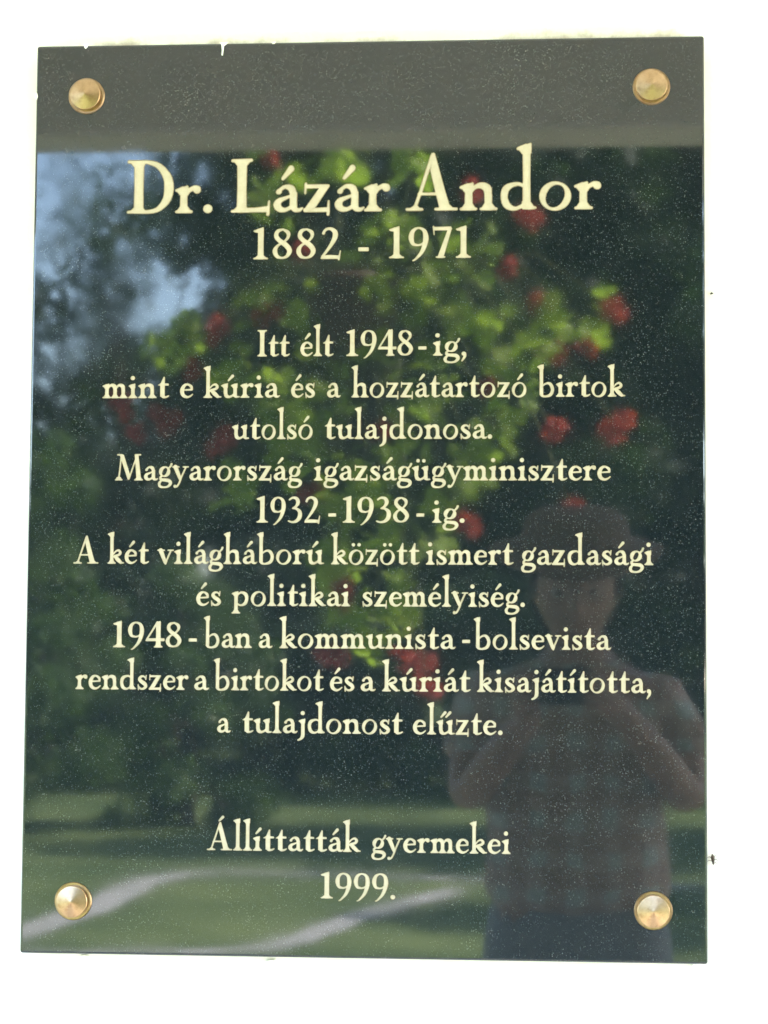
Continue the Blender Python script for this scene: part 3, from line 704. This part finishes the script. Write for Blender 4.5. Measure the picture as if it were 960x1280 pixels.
for s in (-1, 1):
    wear('shoe', skinned({'h': (PX+s*.11, PY-.04, .05, (.042, .045)), 'm': (PX+s*.118, PY+.05, .045, (.046, .04)), 't': (PX+s*.126, PY+.14, .036, (.044, .032))}, [('h', 'm'), ('m', 't')]), M['shoe'])
    e = bmesh.new(); bmesh.ops.create_uvsphere(e, u_segments=20, v_segments=14, radius=.0125)
    bmesh.ops.translate(e, verts=e.verts, vec=HC+tilt @ Vector((s*.032, .0715, .004))); ey = wear('eye', e, M['eye'])
    e = bmesh.new(); lathe(e, [(.0056, 0), (.004, .0012), (0, .0015)], n=20); bmesh.ops.rotate(e, verts=e.verts, matrix=Matrix.Rotation(R(-90), 3, 'X')); bmesh.ops.translate(e, verts=e.verts, vec=HC+tilt @ Vector((s*.032, .0838, .003))); put('iris', e, M['iris'], ey)
hr = bmesh.new(); q = bmesh.ops.create_uvsphere(hr, u_segments=40, v_segments=28, radius=1)
for v in q['verts']:
    x, y, z = v.co; k = 1+.03*math.sin(x*23+y*17)*math.sin(z*19)
    v.co = Vector((x*.088*k, y*.106*k-.006, z*.124*k+.004))
bmesh.ops.delete(hr, geom=[f for f in hr.faces if (f.calc_center_median().y > .03 and f.calc_center_median().z < .06) or f.calc_center_median().z < -.09 or (f.calc_center_median().y > -.02 and f.calc_center_median().z < -.02)], context='FACES')
bmesh.ops.transform(hr, matrix=Matrix.Translation(HC) @ tilt.to_4x4(), verts=hr.verts); wear('hair', hr, M['hair'])
ht = lathe(bmesh.new(), [(.162, .036), (.164, .040), (.135, .054), (.108, .062), (.102, .072), (.094, .105), (.07, .122), (0, .127), (0, .123), (.068, .118), (.09, .102), (.098, .07), (.105, .056), (.135, .048)], n=48)
for v in ht.verts: v.co.z += .018*abs(v.co.x/.2)**2-.02*(v.co.y/.2)**2; v.co.y *= 1.05
bmesh.ops.transform(ht, matrix=Matrix.Translation(HC+Vector((0, -.012, .022))) @ tilt.to_4x4(), verts=ht.verts); wear('hat', ht, M['hat'])
cam_o = thing('compact_camera', 'black compact camera held up in the hands of the mirrored photographer', 'camera', (.174, -2.0, 1.365))
b = box(bmesh.new(), -.056, .056, -.014, .012, 0, .066, .006, 3); box(b, .02, .045, -.008, .006, .066, .072, .001)
put('camera_body', b, M['black'], cam_o)
b = lathe(bmesh.new(), [(.031, 0), (.031, .008), (.027, .009), (.027, .02), (.024, .021), (.018, .021), (.017, .016), (0, .017)], 'y', 40)
bmesh.ops.rotate(b, verts=b.verts, matrix=Matrix.Rotation(math.pi, 3, 'Z')); put('camera_lens', b, M['lens'], cam_o, (0, .0125, .035))
# ------------------------------------------------------------------ garden
def crown(cx, cy, z0, z1, rad, n, size, clumps, seed, flat=.85, density=.5, puff=1.):
    """leaf sprays gathered in clumps through an uneven crown"""
    g = np.random.default_rng(seed); zc, hz = (z0+z1)/2, (z1-z0)/2
    d = g.normal(size=(clumps, 3)); d /= np.linalg.norm(d, axis=1)[:, None]
    rr = g.uniform(.25, 1, clumps)**.55
    C = d*rr[:, None]*np.array([rad, rad, hz])*np.array([1, flat, 1])*g.uniform(.8, 1.12, (clumps, 1))+np.array([cx, cy, zc])
    cr = g.uniform(.15, .32, clumps)*rad*puff
    k = g.integers(0, clumps, n); off = g.normal(size=(n, 3)); off /= np.linalg.norm(off, axis=1)[:, None]
    P = C[k]+off*(cr[k]*g.uniform(.1, 1, n)**density)[:, None]*np.array([1, 1, .7])
    nr = g.normal(size=(n, 3))+np.array([0, 0, .7])+off*.6; nr /= np.linalg.norm(nr, axis=1)[:, None]
    u = np.cross(nr, g.normal(size=(n, 3))); u /= np.linalg.norm(u, axis=1)[:, None]; v = np.cross(nr, u)
    s = (size*g.uniform(.6, 1.3, n))[:, None]
    return np.stack([P-u*s*.9, P+v*s*.42-u*s*.1, P+u*s, P-v*s*.42-u*s*.1], 1), C
def tree(name, label, x, y, z0, h, rad, n, size, mat, seed, clumps=60, trunk=.22, cat='tree', flat=.85, puff=1.):
    t = thing(name, label, cat, (x, y, GZ), 'trees and bushes across the lawn')
    Q, C = crown(0, 0, z0, h, rad, n, size, clumps, seed, flat, puff=puff)
    rg = random.Random(seed); b = bmesh.new(); top = z0+(h-z0)*.75
    sp = [(0, 0, -.1), (rg.uniform(-.1, .1)*rad*.3, rg.uniform(-.1, .1), z0*.6+.2), (rg.uniform(-.2, .2)*rad*.3, 0, (z0+top)/2), (rg.uniform(-.2, .2)*rad*.4, .1, top)]
    tube(b, sp, [trunk*1.25, trunk*.9, trunk*.6, trunk*.15], 10)
    for c in C[:22]:
        f = rg.uniform(.25, .8); a = Vector(sp[1]).lerp(Vector(sp[3]), f*.8); c = Vector(c)
        tube(b, [a, a.lerp(c, .5)+Vector((0, 0, .15*rad*.3)), c], [trunk*.38*(1-f*.5), trunk*.22, trunk*.06], 6)
    put('trunk', b, M['bark'], t); put('crown', quads(Q), M[mat], t); return t
tree('broadleaf_tree', 'tall dark broadleaf tree mirrored behind the geraniums, left of the other tall one', -2.6, -40, 1.6, 16.5, 4.9, 26000, .25, 'tree_a', 1, 110, .34)
tree('broadleaf_tree', 'tall dark broadleaf tree mirrored behind the photographer', 2.9, -43, 1.6, 17.5, 5.0, 26000, .26, 'tree_c', 2, 110, .36)
tree('broadleaf_tree', 'loose airy tree with sky showing through, mirrored at the plaque upper left', -9.4, -46, 4.0, 13.2, 3.4, 4200, .2, 'tree_a', 3, 40, .2, puff=1.6)
tree('broadleaf_tree', 'blue green tree filling the gap between the airy tree and the tall dark ones', -5.5, -52, 1.6, 17.5, 3.5, 16000, .26, 'tree_c', 9, 80, .3)
tree('leafy_bush', 'big grey green bush mirrored at the plaque left edge, below the sky', -6.0, -21, -1.6, 4.5, 1.7, 11000, .075, 'bush', 4, 70, .1, 'bush')
tree('leafy_bush', 'rounded bush mirrored right of the big left edge bush', -3.9, -22.5, -1.6, 3.5, 1.2, 8000, .07, 'bush', 5, 50, .08, 'bush')
tree('leafy_bush', 'tall bush standing under the airy tree', -7.6, -31.5, -1.6, 5.2, 2.2, 8000, .13, 'tree_c', 19, 60, .12, 'bush')
tree('leafy_bush', 'low dark bush in front of the tall trees, mirrored left of centre', -4.4, -31, -1.6, 3.8, 2.2, 8000, .13, 'tree_c', 6, 60, .1, 'bush')
tree('leafy_bush', 'low dark bush in front of the tall trees, mirrored at centre', -1.4, -30.5, -1.6, 3.4, 2.0, 8000, .13, 'tree_b', 20, 60, .1, 'bush')
tree('leafy_bush', 'low dark bush in front of the tall trees, mirrored behind the photographer', 1.2, -31, -1.6, 3.9, 2.3, 8000, .13, 'tree_c', 7, 60, .1, 'bush')
tree('leafy_bush', 'low dark bush beyond the lawn, mirrored near the plaque right edge', 4.2, -33, -1.6, 3.7, 2.3, 6000, .13, 'tree_a', 8, 50, .1, 'bush')
tree('broadleaf_tree', 'spreading tree on the near lawn, shading the path end', 8.4, -14.2, 2.6, 9.0, 2.9, 7000, .15, 'tree_b', 11, 60, .2)
tree('broadleaf_tree', 'tall tree standing behind and between the two tall dark ones', .4, -54, 1.5, 21, 5.2, 20000, .3, 'tree_a', 15, 90, .36)
tree('broadleaf_tree', 'tall tree standing farthest back on the right', 7.5, -56, 1.5, 20, 5.2, 16000, .3, 'tree_c', 16, 80, .36)
tree('broadleaf_tree', 'tall spreading tree right of the lawn, its shade lying across the grass', 6.6, -20.6, 2.0, 11.0, 4.0, 12000, .2, 'tree_b', 17, 80, .28)
tree('broadleaf_tree', 'spreading tree by the lawn edge, furthest of the trees shading the grass', 6.2, -29.5, 1.6, 10.0, 3.6, 9000, .2, 'tree_a', 18, 70, .26)
tree('broadleaf_tree', 'broad dark tree standing far right on the lawn', 11.5, -40, 2.5, 14.5, 4.6, 9000, .24, 'tree_a', 12, 70, .32)
tree('broadleaf_tree', 'dark rounded tree standing far left on the lawn', -17, -44, 2.0, 11.0, 4.2, 8000, .24, 'tree_c', 13, 60, .3)
tree('leafy_bush', 'wide bush at the far left end of the lawn', -13.6, -38, .2, 4.8, 2.5, 6000, .15, 'tree_a', 14, 44, .1, 'bush')
far, _ = crown(0, 0, -1, 7.5, 1, 1, .1, 4, 1); Q = []
for i in range(26):
    q, _ = crown(-62+i*5+random.uniform(-1, 1), -66+random.uniform(-3, 3), -.4, random.uniform(8, 12), 3.8, 2600, .5, 60, 100+i, puff=1.4); Q.append(q)
tag(put('far_wood', quads(np.concatenate(Q)), M['tree_c']), 'dark belt of distant trees closing off the garden', 'wood', kind='stuff')
